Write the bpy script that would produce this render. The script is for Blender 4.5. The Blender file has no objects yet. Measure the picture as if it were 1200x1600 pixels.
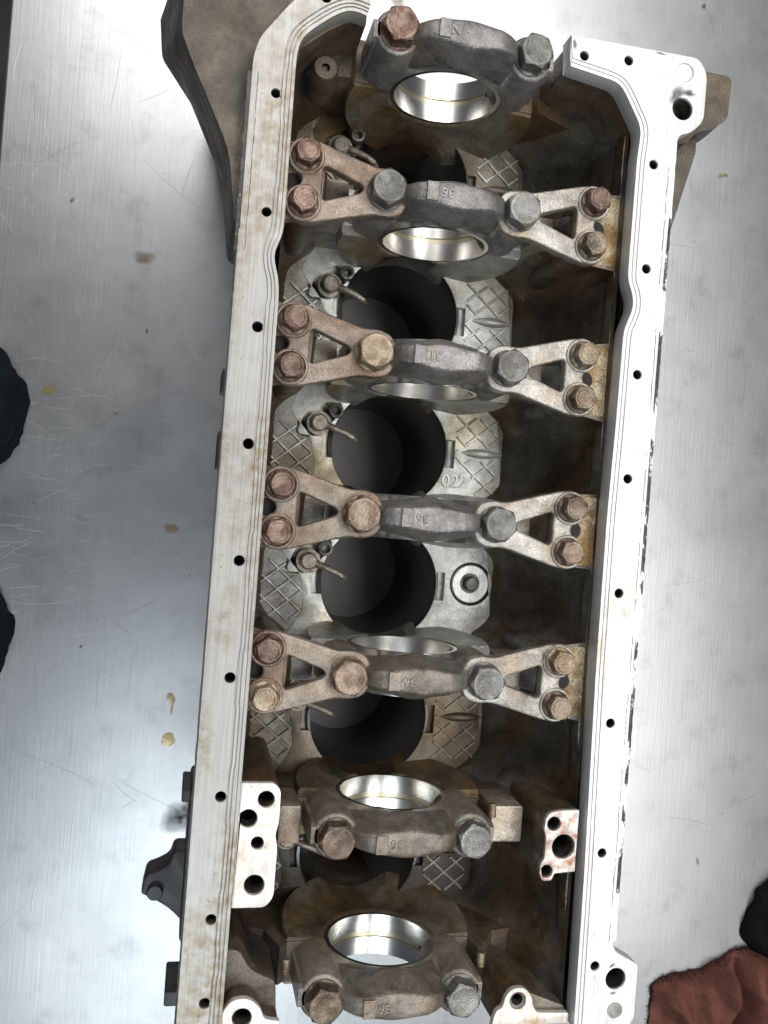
import bpy, bmesh, math, random
from mathutils import Vector, Matrix
from mathutils.noise import noise as pnoise
random.seed(7)
S = 0.001                                   # everything below is written in millimetres
sc = bpy.context.scene
C = sc.collection

# ------------------------------------------------------------------ camera
cd = bpy.data.cameras.new('camera'); cam = bpy.data.objects.new('camera', cd); C.objects.link(cam)
cam.location = (-131.36*S, 0.69*S, 469.15*S)
cam.rotation_euler = (-0.01402, -0.21484, 0.07969)
cd.sensor_fit = 'VERTICAL'; cd.sensor_height = 24.0; cd.lens = 1350/1600*24.0
cd.clip_start = 0.02; cd.clip_end = 50
sc.camera = cam

# ------------------------------------------------------------------ world and lamps (workshop ceiling lamps)
w = bpy.data.worlds.new('World'); sc.world = w; w.use_nodes = True
bg = w.node_tree.nodes['Background']; bg.inputs[0].default_value = (0.80, 0.88, 1.0, 1); bg.inputs[1].default_value = 0.055

def area(name, loc, target, sx, sy, power, col):
    l = bpy.data.lights.new(name, 'AREA'); l.shape = 'RECTANGLE'; l.size = sx; l.size_y = sy
    l.energy = power; l.color = col
    o = bpy.data.objects.new(name, l); C.objects.link(o); o.location = loc
    d = Vector(target)-Vector(loc); o.rotation_euler = d.to_track_quat('-Z', 'Y').to_euler()
    return o
area('ceiling_lamp', (0.58, 0.25, 1.50), (0.1, 0.15, 0), 3.0, 0.6, 34, (1.0, 0.98, 0.95))
area('ceiling_lamp', (-0.40, -1.10, 1.55), (-0.15, -0.3, 0), 0.9, 0.9, 13, (0.86, 0.95, 1.0))
area('ceiling_lamp', (-0.55, 1.50, 1.55), (-0.1, 0.3, 0), 0.9, 0.9, 17, (1.0, 0.97, 0.96))

sc.view_settings.view_transform = 'Standard'; sc.view_settings.look = 'None'
sc.view_settings.exposure = 0.56; sc.view_settings.gamma = 1.0; sc.view_settings.use_curve_mapping = False
sc.render.engine = 'CYCLES'

# ------------------------------------------------------------------ materials
class NT:
    def __init__(s, name):
        s.m = bpy.data.materials.new(name); s.m.use_nodes = True
        s.t = s.m.node_tree; s.b = s.t.nodes['Principled BSDF']; s._co = None
    def n(s, typ, **kw):
        nd = s.t.nodes.new(typ)
        for k, v in kw.items():
            if k[0] == '_': nd.inputs[k[1:].replace('_', ' ')].default_value = v
            else: setattr(nd, k, v)
        return nd
    def l(s, a, b): s.t.links.new(a, b)
    def co(s, scale=(1, 1, 1), rot=(0, 0, 0)):
        if s._co is None: s._co = s.n('ShaderNodeTexCoord')
        mp = s.n('ShaderNodeMapping'); mp.inputs['Scale'].default_value = scale; mp.inputs['Rotation'].default_value = rot
        src = s._co.outputs['Object']
        if getattr(s, 'rand', False):
            if not hasattr(s, '_rv'):
                oi = s.n('ShaderNodeObjectInfo'); m_ = s.n('ShaderNodeMath', operation='MULTIPLY'); m_.inputs[1].default_value = 3.7; s.l(oi.outputs['Random'], m_.inputs[0])
                va = s.n('ShaderNodeVectorMath', operation='ADD'); s.l(src, va.inputs[0]); s.l(m_.outputs[0], va.inputs[1]); s._rv = va.outputs[0]; s._ri = oi.outputs['Random']
            src = s._rv
        s.l(src, mp.inputs['Vector']); return mp.outputs[0]
    def noise(s, sc_, det=4, rough=.55, scale=(1, 1, 1), dist=0, rot=(0, 0, 0)):
        nd = s.n('ShaderNodeTexNoise'); nd.inputs['Scale'].default_value = sc_; nd.inputs['Detail'].default_value = det
        nd.inputs['Roughness'].default_value = rough; nd.inputs['Distortion'].default_value = dist
        s.l(s.co(scale, rot), nd.inputs['Vector']); return nd.outputs['Fac']
    def ramp(s, f, stops):
        r = s.n('ShaderNodeValToRGB'); e = r.color_ramp.elements
        while len(e) < len(stops): e.new(.5)
        for i, (p, c) in enumerate(stops):
            e[i].position = p; e[i].color = (c, c, c, 1) if isinstance(c, (int, float)) else (*c, 1)
        s.l(f, r.inputs[0]); return r.outputs[0]
    def mix(s, f, a, b, mode='MIX'):
        m = s.n('ShaderNodeMix', data_type='RGBA', blend_type=mode)
        for v, k in ((f, 0), (a, 6), (b, 7)):
            if hasattr(v, 'is_linked'): s.l(v, m.inputs[k])
            elif isinstance(v, (int, float)): m.inputs[k].default_value = v if k == 0 else (v, v, v, 1)
            else: m.inputs[k].default_value = (*v, 1)
        return m.outputs[2]
    def mul(s, a, b, op='MULTIPLY'):
        m = s.n('ShaderNodeMath', operation=op)
        for i, v in enumerate((a, b)):
            if hasattr(v, 'is_linked'): s.l(v, m.inputs[i])
            else: m.inputs[i].default_value = v
        return m.outputs[0]
    def bump(s, h, strength, dist=.0006):
        b = s.n('ShaderNodeBump'); b.inputs['Strength'].default_value = strength; b.inputs['Distance'].default_value = dist
        s.l(h, b.inputs['Height']); s.l(b.outputs[0], s.b.inputs['Normal'])
    def set(s, col=None, metal=None, rough=None, spec=None):
        for k, v in (('Base Color', col), ('Metallic', metal), ('Roughness', rough), ('Specular IOR Level', spec)):
            if v is None: continue
            if hasattr(v, 'is_linked'): s.l(v, s.b.inputs[k])
            elif isinstance(v, tuple): s.b.inputs[k].default_value = (*v, 1)
            else: s.b.inputs[k].default_value = v
        return s.m

def m_machined(name, base, stain, lo=.56, hi=.72, metal=.35, rough=.42):
    t = NT(name)
    f = t.ramp(t.noise(26, 6, .6, (1, .35, 1)), [(lo, 0), (hi, 1)])
    f2 = t.ramp(t.noise(160, 4, .6), [(.35, 0), (.7, 1)])
    c = t.mix(t.mul(f, f2), base, stain)
    streak = t.ramp(t.noise(900, 2, .5, (1, .02, 1)), [(.3, .80), (.62, 1)])
    c = t.mix(1, c, streak, 'MULTIPLY')
    pits = t.ramp(t.noise(420, 3, .6), [(.27, .25), (.33, 1)])
    c = t.mix(1, c, pits, 'MULTIPLY')
    t.bump(t.noise(700, 3, .6, (1, .05, 1)), .12)
    return t.set(c, metal, t.ramp(t.noise(120, 3), [(.3, rough-.08), (.7, rough+.12)]))

def m_cast(name, base, varn, dark, lo=.42, hi=.62, metal=.25, rough=.5, bump=.35, vscale=16, dlo=.55, vary=0):
    t = NT(name); t.rand = vary > 0
    f = t.ramp(t.noise(vscale, 5, .55, dist=.4), [(lo, 0), (hi, 1)])
    c = t.mix(f, base, varn)
    f2 = t.ramp(t.noise(vscale*.7+3, 6, .6, (1, 1, .6), .6), [(dlo, 0), (dlo+.16, 1)])
    c = t.mix(f2, c, dark)
    g = t.ramp(t.noise(900, 3, .6), [(.3, .70), (.65, 1.12)])
    c = t.mix(1, c, g, 'MULTIPLY')
    c = t.mix(1, c, t.ramp(t.noise(95, 6, .7, dist=.3), [(.32, .55), (.60, 1.12)]), 'MULTIPLY')
    if vary: c = t.mix(1, c, t.ramp(t._ri, [(0, 1-vary), (1, 1+vary)]), 'MULTIPLY')
    h = t.n('ShaderNodeMath', operation='ADD'); t.l(t.noise(1100, 3, .6), h.inputs[0]); t.l(t.noise(260, 4, .6), h.inputs[1])
    t.bump(h.outputs[0], bump*1.6)
    return t.set(c, metal, t.ramp(t.noise(60, 4), [(.3, rough-.18), (.7, rough+.08)]))

MT = {}
MT['rail'] = m_machined('machined_aluminium', (.50, .50, .50), (.32, .25, .15))
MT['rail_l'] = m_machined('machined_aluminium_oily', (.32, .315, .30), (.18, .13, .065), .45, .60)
MT['pad'] = m_machined('machined_pad', (.62, .60, .57), (.40, .28, .17), .46, .62)
MT['pad_rust'] = m_machined('machined_pad_rusty', (.62, .60, .57), (.20, .07, .03), .45, .50)
MT['pad_gold'] = m_cast('varnished_pad', (.50, .42, .29), (.30, .18, .07), (.16, .09, .035), .42, .60, .5, .34, 1.0, 60)
MT['wall'] = m_cast('cast_wall', (.14, .132, .115), (.11, .07, .035), (.022, .017, .013), .42, .62, .5, .36)
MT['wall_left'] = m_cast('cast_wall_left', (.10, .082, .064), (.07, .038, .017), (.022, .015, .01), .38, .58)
MT['web'] = m_cast('cast_web', (.27, .27, .25), (.21, .16, .09), (.06, .045, .03), .48, .64, .45, .4, .35, 20, .53)
MT['web_brown'] = m_cast('cast_web_brown', (.20, .18, .145), (.135, .088, .042), (.032, .023, .015), .40, .56, .4, .42, .4, 20, .50)
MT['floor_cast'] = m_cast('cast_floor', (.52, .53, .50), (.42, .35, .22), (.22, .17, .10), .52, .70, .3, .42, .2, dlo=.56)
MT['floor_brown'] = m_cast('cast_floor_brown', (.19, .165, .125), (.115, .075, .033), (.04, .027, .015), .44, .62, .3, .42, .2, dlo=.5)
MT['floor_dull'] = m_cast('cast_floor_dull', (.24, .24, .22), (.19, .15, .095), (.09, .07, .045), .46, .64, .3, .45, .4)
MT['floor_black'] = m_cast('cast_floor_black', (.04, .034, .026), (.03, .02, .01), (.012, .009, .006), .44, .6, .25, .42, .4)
MT['hatch'] = m_cast('cast_ridge', (.33, .33, .31), (.22, .18, .11), (.09, .07, .045), .5, .7, .35, .4, .1)
MT['out'] = m_cast('cast_outside', (.06, .052, .043), (.09, .066, .043), (.018, .016, .014), .45, .62)
MT['flange'] = m_cast('cast_flange', (.055, .043, .030), (.105, .078, .048), (.014, .012, .010), .45, .65)
MT['cap'] = m_cast('forged_cap', (.19, .182, .178), (.205, .175, .14), (.065, .06, .058), .50, .70, .5, .42, .4, 22, .55, .12)
MT['cap_brown'] = m_cast('forged_cap_brown', (.20, .178, .155), (.18, .135, .09), (.065, .055, .045), .46, .66, .45, .42, .4, 22, .55, .12)
MT['brace_l'] = m_cast('brace_brown', (.21, .172, .138), (.15, .10, .066), (.065, .045, .033), .44, .62, .4, .4, .35, 30, .55, .12)
MT['brace_r'] = m_cast('brace_grey', (.31, .295, .268), (.25, .20, .148), (.11, .088, .066), .5, .68, .5, .38, .35, 30, .55, .1)
def m_bolt(name, base, patch): return m_cast(name, base, patch, tuple(v*.4 for v in base), .44, .56, .5, .36, .45, 110, .58, .3)
MT['b_grey'] = m_bolt('bolt_grey', (.17, .17, .16), (.12, .115, .105))
MT['b_tan'] = m_bolt('bolt_tan', (.27, .22, .155), (.17, .12, .075))
MT['b_brown'] = m_bolt('bolt_brown', (.19, .145, .11), (.12, .08, .055))
MT['b_rust'] = m_bolt('bolt_rust', (.095, .050, .034), (.19, .13, .10))
t = NT('bearing_steel'); t.bump(t.noise(1500, 2, .5, (.03, 1, .03)), .02)
MT['shell'] = t.set(t.ramp(t.noise(300, 3, .6, (.02, 1, .02)), [(.3, (.62, .61, .58)), (.7, (.74, .735, .71))]), 1.0, .27)
t = NT('bearing_groove'); MT['groove'] = t.set((.48, .44, .33), .95, .35)
t = NT('liner_iron'); t.bump(t.noise(700, 3), .1)
MT['liner'] = t.set(t.ramp(t.noise(30, 5), [(.35, (.07, .07, .07)), (.7, (.13, .13, .125))]), .7, .25)
MT['bore'] = m_bolt('threaded_bore', (.10, .09, .08), (.05, .045, .04))
t = NT('dark_hole'); MT['dark'] = t.set((.012, .010, .009), 0, .8)
MT['brass'] = m_bolt('dowel_brass', (.62, .46, .24), (.48, .34, .16))
MT['nozzle'] = m_bolt('nozzle_steel', (.20, .17, .14), (.28, .25, .21))
MT['plug'] = m_machined('plug_alloy', (.70, .71, .68), (.45, .42, .36))
t = NT('black_plastic'); t.bump(t.noise(500, 3), .2); MT['plastic'] = t.set((.018, .018, .02), 0, .5)
t = NT('added_mat_grey'); t.bump(t.noise(300, 4), .3); MT['added_mat'] = t.set(t.ramp(t.noise(25, 5), [(.3, (.26, .26, .26)), (.7, (.36, .36, .35))]), 0, .5)
# chipped casting skin on the rail's outer edge
t = NT('chipped_edge')
f = t.ramp(t.noise(55, 7, .7, (1, .45, 1)), [(.47, 0), (.50, 1)])
c = t.mix(f, (.74, .74, .73), t.ramp(t.noise(300, 3), [(.3, (.03, .028, .028)), (.7, (.09, .085, .08))]))
t.bump(t.noise(400, 4), .4); MT['chip'] = t.set(c, .2, .5)
t = NT('chipped_edge_dark')
f = t.ramp(t.noise(60, 7, .7, (1, .45, 1)), [(.36, 0), (.41, 1)])
c = t.mix(f, (.70, .69, .66), t.ramp(t.noise(300, 3), [(.3, (.035, .033, .033)), (.7, (.10, .095, .09))]))
t.bump(t.noise(400, 4), .4); MT['chip_d'] = t.set(c, .2, .5)
# workbench steel
t = NT('brushed_steel')
br = t.noise(600, 3, .6, (1, .03, 1)); br2 = t.noise(500, 3, .6, (.04, 1, 1))
cl = t.noise(5, 5, .6)
c = t.ramp(cl, [(.3, (.285, .295, .305)), (.7, (.345, .35, .355))])
c = t.mix(1, c, t.ramp(br, [(.3, .95), (.7, 1.02)]), 'MULTIPLY')
c = t.mix(1, c, t.ramp(t.noise(38, 6, .65), [(.24, .78), (.46, 1)]), 'MULTIPLY')
c = t.mix(1, c, t.ramp(t.noise(210, 2, .5), [(.20, .35), (.235, 1)]), 'MULTIPLY')
h = t.n('ShaderNodeMath', operation='ADD'); t.l(br, h.inputs[0]); t.l(t.mul(br2, .35), h.inputs[1])
h2 = t.n('ShaderNodeMath', operation='MULTIPLY_ADD'); t.l(t.noise(9, 2), h2.inputs[0]); h2.inputs[1].default_value = 6; t.l(h.outputs[0], h2.inputs[2])
t.bump(h2.outputs[0], .06, .0010)
MT['steel'] = t.set(c, .92, t.ramp(t.noise(14, 5, .6), [(.3, .34), (.7, .41)]))
t = NT('scratch_light'); t.b.inputs['Alpha'].default_value = .32; MT['scr_l'] = t.set((.9, .9, .9), .6, .35)
t = NT('scratch_dark'); t.b.inputs['Alpha'].default_value = .5; MT['scr_d'] = t.set((.2, .2, .2), .3, .5)
def m_stain(name, col, alpha, rough=.5):
    t = NT(name)
    at = t.n('ShaderNodeAttribute', attribute_name='fall'); fo = t.ramp(at.outputs['Fac'], [(.35, 1), (1, 0)])
    a = t.mul(t.ramp(t.noise(130, 4), [(.3, alpha*.45), (.65, alpha)]), fo)
    t.l(a, t.b.inputs['Alpha']); return t.set(col, 0, rough, .15)
MT['oil'] = m_stain('oil_stain', (.22, .15, .04), .62)
MT['oil_dk'] = m_stain('oil_stain_dark', (.05, .045, .04), .8)
MT['ring'] = m_stain('dry_ring', (.20, .18, .15), .13, .6)
t = NT('amber_oil'); t.b.inputs['Transmission Weight'].default_value = .92; t.b.inputs['IOR'].default_value = 1.47
MT['amber'] = t.set((.55, .33, .06), 0, .06); t.b.inputs['Alpha'].default_value = .6
def m_cloth(name, a, b):
    t = NT(name)
    c = t.ramp(t.noise(28, 5, .6), [(.35, a), (.68, b)])
    c = t.mix(1, c, t.ramp(t.noise(1400, 2), [(.3, .6), (.7, 1.2)]), 'MULTIPLY')
    t.bump(t.noise(1500, 2), .9, .0012); t.b.inputs['Specular IOR Level'].default_value = .1
    return t.set(c, 0, .95)
MT['rag'] = m_cloth('maroon_cloth', (.065, .026, .020), (.16, .064, .050))
MT['rag_dk'] = m_cloth('dark_grey_cloth', (.004, .004, .004), (.010, .010, .011))
MT['navy'] = m_cloth('navy_black_cloth', (.003, .005, .007), (.006, .010, .013))
t = NT('dark_floor'); MT['ground'] = t.set(t.ramp(t.noise(8, 5), [(.3, (.02, .02, .02)), (.7, (.05, .048, .045))]), 0, .8)

# ------------------------------------------------------------------ helpers
def empty(name, loc=(0, 0, 0), parent=None):
    o = bpy.data.objects.new(name, None); C.objects.link(o); o.location = [v*S for v in loc]; o.empty_display_size = .02
    if parent: o.parent = parent
    return o
def tag(o, label=None, cat=None, group=None, kind=None):
    for k, v in (('label', label), ('category', cat), ('group', group), ('kind', kind)):
        if v: o[k] = v
    return o
def link(name, me, mat, parent=None, loc=(0, 0, 0), smooth=35):
    o = bpy.data.objects.new(name, me); C.objects.link(o)
    if mat and not me.materials: me.materials.append(MT[mat])
    if smooth:
        me.polygons.foreach_set('use_smooth', [True]*len(me.polygons)); me.set_sharp_from_angle(angle=math.radians(smooth))
    o.location = [v*S for v in loc]
    if parent: o.parent = parent
    return o
class MB:
    """collects geometry (mm) and becomes one mesh"""
    def __init__(s): s.v = []; s.f = []; s.mi = []
    def add(s, vs, fs, mi=0):
        b = len(s.v); s.v += [tuple(v) for v in vs]; s.f += [tuple(i+b for i in f) for f in fs]; s.mi += [mi]*len(fs); return s
    def mesh(s, me, xf=None, mi=0):
        return s.add([(xf(v.co/S) if xf else v.co/S) for v in me.vertices], [tuple(p.vertices) for p in me.polygons], mi)
    def data(s, name, merge=True, mats=None, recalc=True):
        me = bpy.data.meshes.new(name); me.from_pydata([(x*S, y*S, z*S) for x, y, z in s.v], [], s.f)
        if mats:
            for m in mats: me.materials.append(MT[m])
            me.polygons.foreach_set('material_index', s.mi)
        bm = bmesh.new(); bm.from_mesh(me)
        if merge: bmesh.ops.remove_doubles(bm, verts=bm.verts, dist=1e-6)
        if recalc: bmesh.ops.recalc_face_normals(bm, faces=bm.faces)
        bm.to_mesh(me); bm.free(); me.update(); return me
    def build(s, name, mat, parent=None, loc=(0, 0, 0), smooth=35, mats=None, recalc=True):
        return link(name, s.data(name, True, mats, recalc), mat, parent, loc, smooth)
    def box(s, x0, x1, y0, y1, z0, z1):
        return s.add([(x, y, z) for x in (x0, x1) for y in (y0, y1) for z in (z0, z1)],
                     [(0, 1, 3, 2), (4, 6, 7, 5), (0, 4, 5, 1), (2, 3, 7, 6), (0, 2, 6, 4), (1, 5, 7, 3)])
    def lathe(s, prof, n=28, c=(0, 0), close=True):
        b = []
        for k in range(n):
            a = 2*math.pi*k/n
            b += [(c[0]+r*math.cos(a), c[1]+r*math.sin(a), z) for r, z in prof]
        m = len(prof); fs = [(k*m+i, ((k+1) % n)*m+i, ((k+1) % n)*m+i+1, k*m+i+1) for k in range(n) for i in range(m-1)]
        return s.add(b, fs)
    def tube(s, pts, r, n=10):
        pts = [Vector(p) for p in pts]; vs = []; fs = []
        for i, p in enumerate(pts):
            d = (pts[min(i+1, len(pts)-1)]-pts[max(i-1, 0)]).normalized()
            u = d.orthogonal().normalized() if i == 0 else (u-d*u.dot(d)).normalized()
            q = d.cross(u); rr = r[i] if isinstance(r, list) else r
            vs += [p+(u*math.cos(2*math.pi*k/n)+q*math.sin(2*math.pi*k/n))*rr for k in range(n)]
        for i in range(len(pts)-1):
            fs += [(i*n+k, i*n+(k+1) % n, (i+1)*n+(k+1) % n, (i+1)*n+k) for k in range(n)]
        fs += [tuple(range(n))[::-1], tuple((len(pts)-1)*n+k for k in range(n))]
        return s.add(vs, fs)
def circ(x, y, r, n=24, a0=0): return [(x+r*math.cos(a0+2*math.pi*k/n), y+r*math.sin(a0+2*math.pi*k/n)) for k in range(n)]
def rnd(poly, r, n=5):
    """round the corners of a polygon; r a number or a list"""
    out = []; m = len(poly)
    for i, p in enumerate(poly):
        rr = r[i] if isinstance(r, (list, tuple)) else r
        p = Vector(p); a = Vector(poly[i-1])-p; b = Vector(poly[(i+1) % m])-p
        d = min(rr, a.length*.45, b.length*.45)
        if d < .05: out.append(tuple(p)); continue
        s0 = p+a.normalized()*d; s1 = p+b.normalized()*d
        for k in range(n+1):
            q = k/n; out.append(tuple(s0*(1-q)**2+p*2*q*(1-q)+s1*q*q))
    return out
def plate_mesh(outline, holes=(), z0=-1, z1=0, bev=.5, seg=2):
    """2D outline with holes -> bevelled solid, as a mesh (metres)"""
    cu = bpy.data.curves.new('tmp', 'CURVE'); cu.dimensions = '2D'; cu.fill_mode = 'BOTH'
    for lp in [outline]+list(holes):
        sp = cu.splines.new('POLY'); sp.points.add(len(lp)-1); sp.use_cyclic_u = True
        for p, q in zip(sp.points, lp): p.co = (q[0]*S, q[1]*S, 0, 1)
    h = (z1-z0)/2
    cu.extrude = (h-bev)*S; cu.bevel_depth = bev*S; cu.bevel_resolution = seg-1; cu.offset = -bev*S
    ob = bpy.data.objects.new('tmp', cu); C.objects.link(ob)
    dg = bpy.context.evaluated_depsgraph_get(); me = bpy.data.meshes.new_from_object(ob.evaluated_get(dg))
    bpy.data.objects.remove(ob); bpy.data.curves.remove(cu); me.materials.clear()
    bm = bmesh.new(); bm.from_mesh(me); bmesh.ops.remove_doubles(bm, verts=bm.verts, dist=2e-6)
    bmesh.ops.translate(bm, verts=bm.verts, vec=(0, 0, (z0+z1)/2*S)); bm.to_mesh(me); bm.free()
    return me
def xz(y): return lambda v: (v[0], y-v[2], v[1])       # plate drawn in (x, z), extruded along y
def add_bevel(o, wd, seg=2, ang=35):
    m = o.modifiers.new('bevel', 'BEVEL'); m.width = wd*S; m.segments = seg; m.limit_method = 'ANGLE'; m.angle_limit = math.radians(ang); m.harden_normals = False
def sst(a, b, x):
    if a == b: return float(x > a)
    q = max(0, min(1, (x-a)/(b-a))); return q*q*(3-2*q)
def lerp_tab(tab, x):
    for (x0, y0), (x1, y1) in zip(tab, tab[1:]):
        if (x-x0)*(x-x1) <= 0: return y0+(y1-y0)*((x-x0)/(x1-x0) if x1 != x0 else 0)
    return tab[0][1] if abs(x-tab[0][0]) < abs(x-tab[-1][0]) else tab[-1][1]

TABLE = -225.0
FLOOR = -100.0
AX = -49.0                                             # crank axis height
YC = [273, 182, 91, 0, -91, -182, -273]                # main bearings, rear to front
BORE_X = -6.3
YB = [227.5, 136.5, 45.5, -45.5, -136.5, -227.5]

# ------------------------------------------------------------------ ground and workbench
g = MB(); g.box(-2500, 2500, -2500, 2500, -1130, -1100)
tag(g.build('floor', 'ground', smooth=0), kind='structure')
bench = empty('workbench', (300, 0, TABLE))
tag(bench, 'scratched brushed steel workbench top spotted with oil beneath the engine block', 'workbench')
def on_bench(p): return (p[0]-300, p[1], p[2]-TABLE)
me = plate_mesh(rnd([(-594, -900), (800, -900), (800, 900), (-594, 900)], 12), [], -38, 0, 2.0, 3)
link('steel_top', me, 'steel', bench)
for x in (-520, 730):
    for y in (-820, 820):
        q = MB(); q.lathe([(0, -870), (20, -870), (20, -38.2), (0, -38.2)], 16, (x, y)); q.build('leg', 'steel', bench)
# dark mat added so the bench looks shaded at the bottom of the bores
mat_ = link('added_dark_mat', plate_mesh(rnd([(-80, -258), (80, -258), (80, 258), (-80, 258)], 6), [], .05, .75, .2), 'added_mat', None, (0, 0, TABLE))
tag(mat_, 'added dark grey mat standing in for the shaded bench at the bottom of the cylinder bores', 'mat')
# scratches
def scratches(n, gen, mat, seed):
    r = random.Random(seed); mb = MB()
    for _ in range(n):
        x, y, a, L, bend, wd = gen(r); k = 8; vs = []; fs = []
        for i in range(k+1):
            q = i/k-.5; aa = a+bend*q; px = x+L*q*math.cos(a)-bend*L*q*q*math.sin(a); py = y+L*q*math.sin(a)+bend*L*q*q*math.cos(a)
            ww = wd*(1-(2*q)**4)*.5+.015; nx, ny = -math.sin(aa), math.cos(aa)
            vs += [(px+nx*ww, py+ny*ww, .06), (px-nx*ww, py-ny*ww, .06)]
            if i: fs.append((2*i-2, 2*i-1, 2*i+1, 2*i))
        vs = [on_bench((v[0], v[1], v[2]+TABLE)) for v in vs]; mb.add(vs, fs)
    o = mb.build('scratch_marks', mat, bench, smooth=0, recalc=False); o['kind'] = 'stuff'
scratches(240, lambda r: (r.uniform(-270, -110), r.uniform(-110, 100), r.gauss(.12, .25), r.uniform(3, 12)+r.random()**4*34, r.uniform(-.3, .3), r.uniform(.06, .22)), 'scr_l', 1)
scratches(90, lambda r: (r.uniform(-290, -130), r.uniform(90, 330), r.gauss(1.55, .5), r.uniform(3, 12)+r.random()**4*40, r.uniform(-.3, .3), r.uniform(.05, .16)), 'scr_l', 2)
scratches(40, lambda r: (r.uniform(-280, -130), r.uniform(-350, 350), r.choice((1.7, 1.3, 2.6, 2.7, .5))+r.gauss(0, .15), r.uniform(10, 70), r.uniform(-.15, .15), r.uniform(.10, .35)), 'scr_d', 3)
scratches(34, lambda r: (r.uniform(240, 400), r.uniform(-400, 440), r.choice((1.7, 1.3, 2.9, 3.05, .3))+r.gauss(0, .15), r.uniform(8, 60), r.uniform(-.2, .2), r.uniform(.10, .28)), 'scr_d', 4)
def blot(name, x, y, rx, ry, rot, mat, seed, h=.12, parent=bench, dome=0.):
    r = random.Random(seed); n = 40; vs = []; rings = 5
    ph = [r.uniform(0, 6.28) for _ in range(5)]
    for j in range(rings+1):
        for k in range(n):
            a = 2*math.pi*k/n; e = 1+sum(.16/(i+1)*math.sin((i+2)*a+ph[i]) for i in range(5)); q = j/rings
            u, v = rx*e*math.cos(a)*q, ry*e*math.sin(a)*q
            vs.append(on_bench((x+u*math.cos(rot)-v*math.sin(rot), y+u*math.sin(rot)+v*math.cos(rot), TABLE+h+dome*math.sqrt(max(0, 1-q*q)))))
    fs = [(j*n+k, j*n+(k+1) % n, (j+1)*n+(k+1) % n, (j+1)*n+k) for j in range(rings) for k in range(n)]
    me = bpy.data.meshes.new(name); me.from_pydata([tuple(c*S for c in v) for v in vs], [], fs)
    at = me.attributes.new('fall', 'FLOAT', 'POINT'); at.data.foreach_set('value', [(k//n)/rings for k in range(len(vs))])
    return link(name, me, mat, parent)
for a in ((-184, 184, 8, 7, .1, 'oil'), (-184, 113, 8, 9, 0, 'ring'), (-246, 75, 6, 5, .4, 'oil'), (-133, 119, 5, 10, -.4, 'ring'),
          (-148, -23, 8, 4, 0, 'oil'), (305, 326, 5.5, 2.6, .2, 'oil'), (309, 327, 2.2, 1.8, .2, 'oil_dk'),
          (333, -288, 2.2, 4, .3, 'oil'), (-1, 420, 8, 6, 0, 'oil'), (274, 472, 2.5, 3.5, 0, 'oil_dk'), (285, 138, 3, 5, .2, 'ring'),
          (-123, -248, 13, 20, -.5, 'oil_dk'), (-124, -250, 4, 3, 0, 'oil_dk'), (-196, 62, 1.4, .9, 0, 'oil_dk'), (-208, -118, 1.0, 2.2, -.5, 'oil_dk'), (-178, 128, .9, 2.2, 0, 'oil_dk'), (-240, 220, 1.4, 3, -.5, 'oil_dk')):
    blot('oil_stain', *a, seed=int(abs(a[0]*7+a[1]*3)), h=.10+.02*abs(a[0] % 3))
for a in ((-138, -156, 3.0, 5, .1), (-137, -165, 1.0, 4, .05), (-138, -188, 6.5, 4.5, .7)):
    tag(blot('oil_droplet', *a, 'amber', seed=int(abs(a[1])), dome=.3, h=.15), None)

# ------------------------------------------------------------------ engine block
eng = empty('engine_block', (0, 0, TABLE))
tag(eng, 'upside-down bare aluminium six-cylinder engine block with open crankcase on the steel bench', 'engine block')
OFF = (0, 0, -TABLE)                                   # parts are drawn in block coordinates (rail face z = 0)
def part(mb, name, mat, parent=eng, smooth=35, mats=None):
    return mb.build(name, mat, parent, OFF if parent is eng else (0, 0, 0), smooth, mats)
def plate(name, mat, outline, holes=(), z0=-1, z1=0, bev=.5, parent=eng, extra=None):
    mb = MB(); mb.mesh(plate_mesh(outline, holes, z0, z1, bev))
    if extra: extra(mb)
    return part(mb, name, mat, parent)

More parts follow.
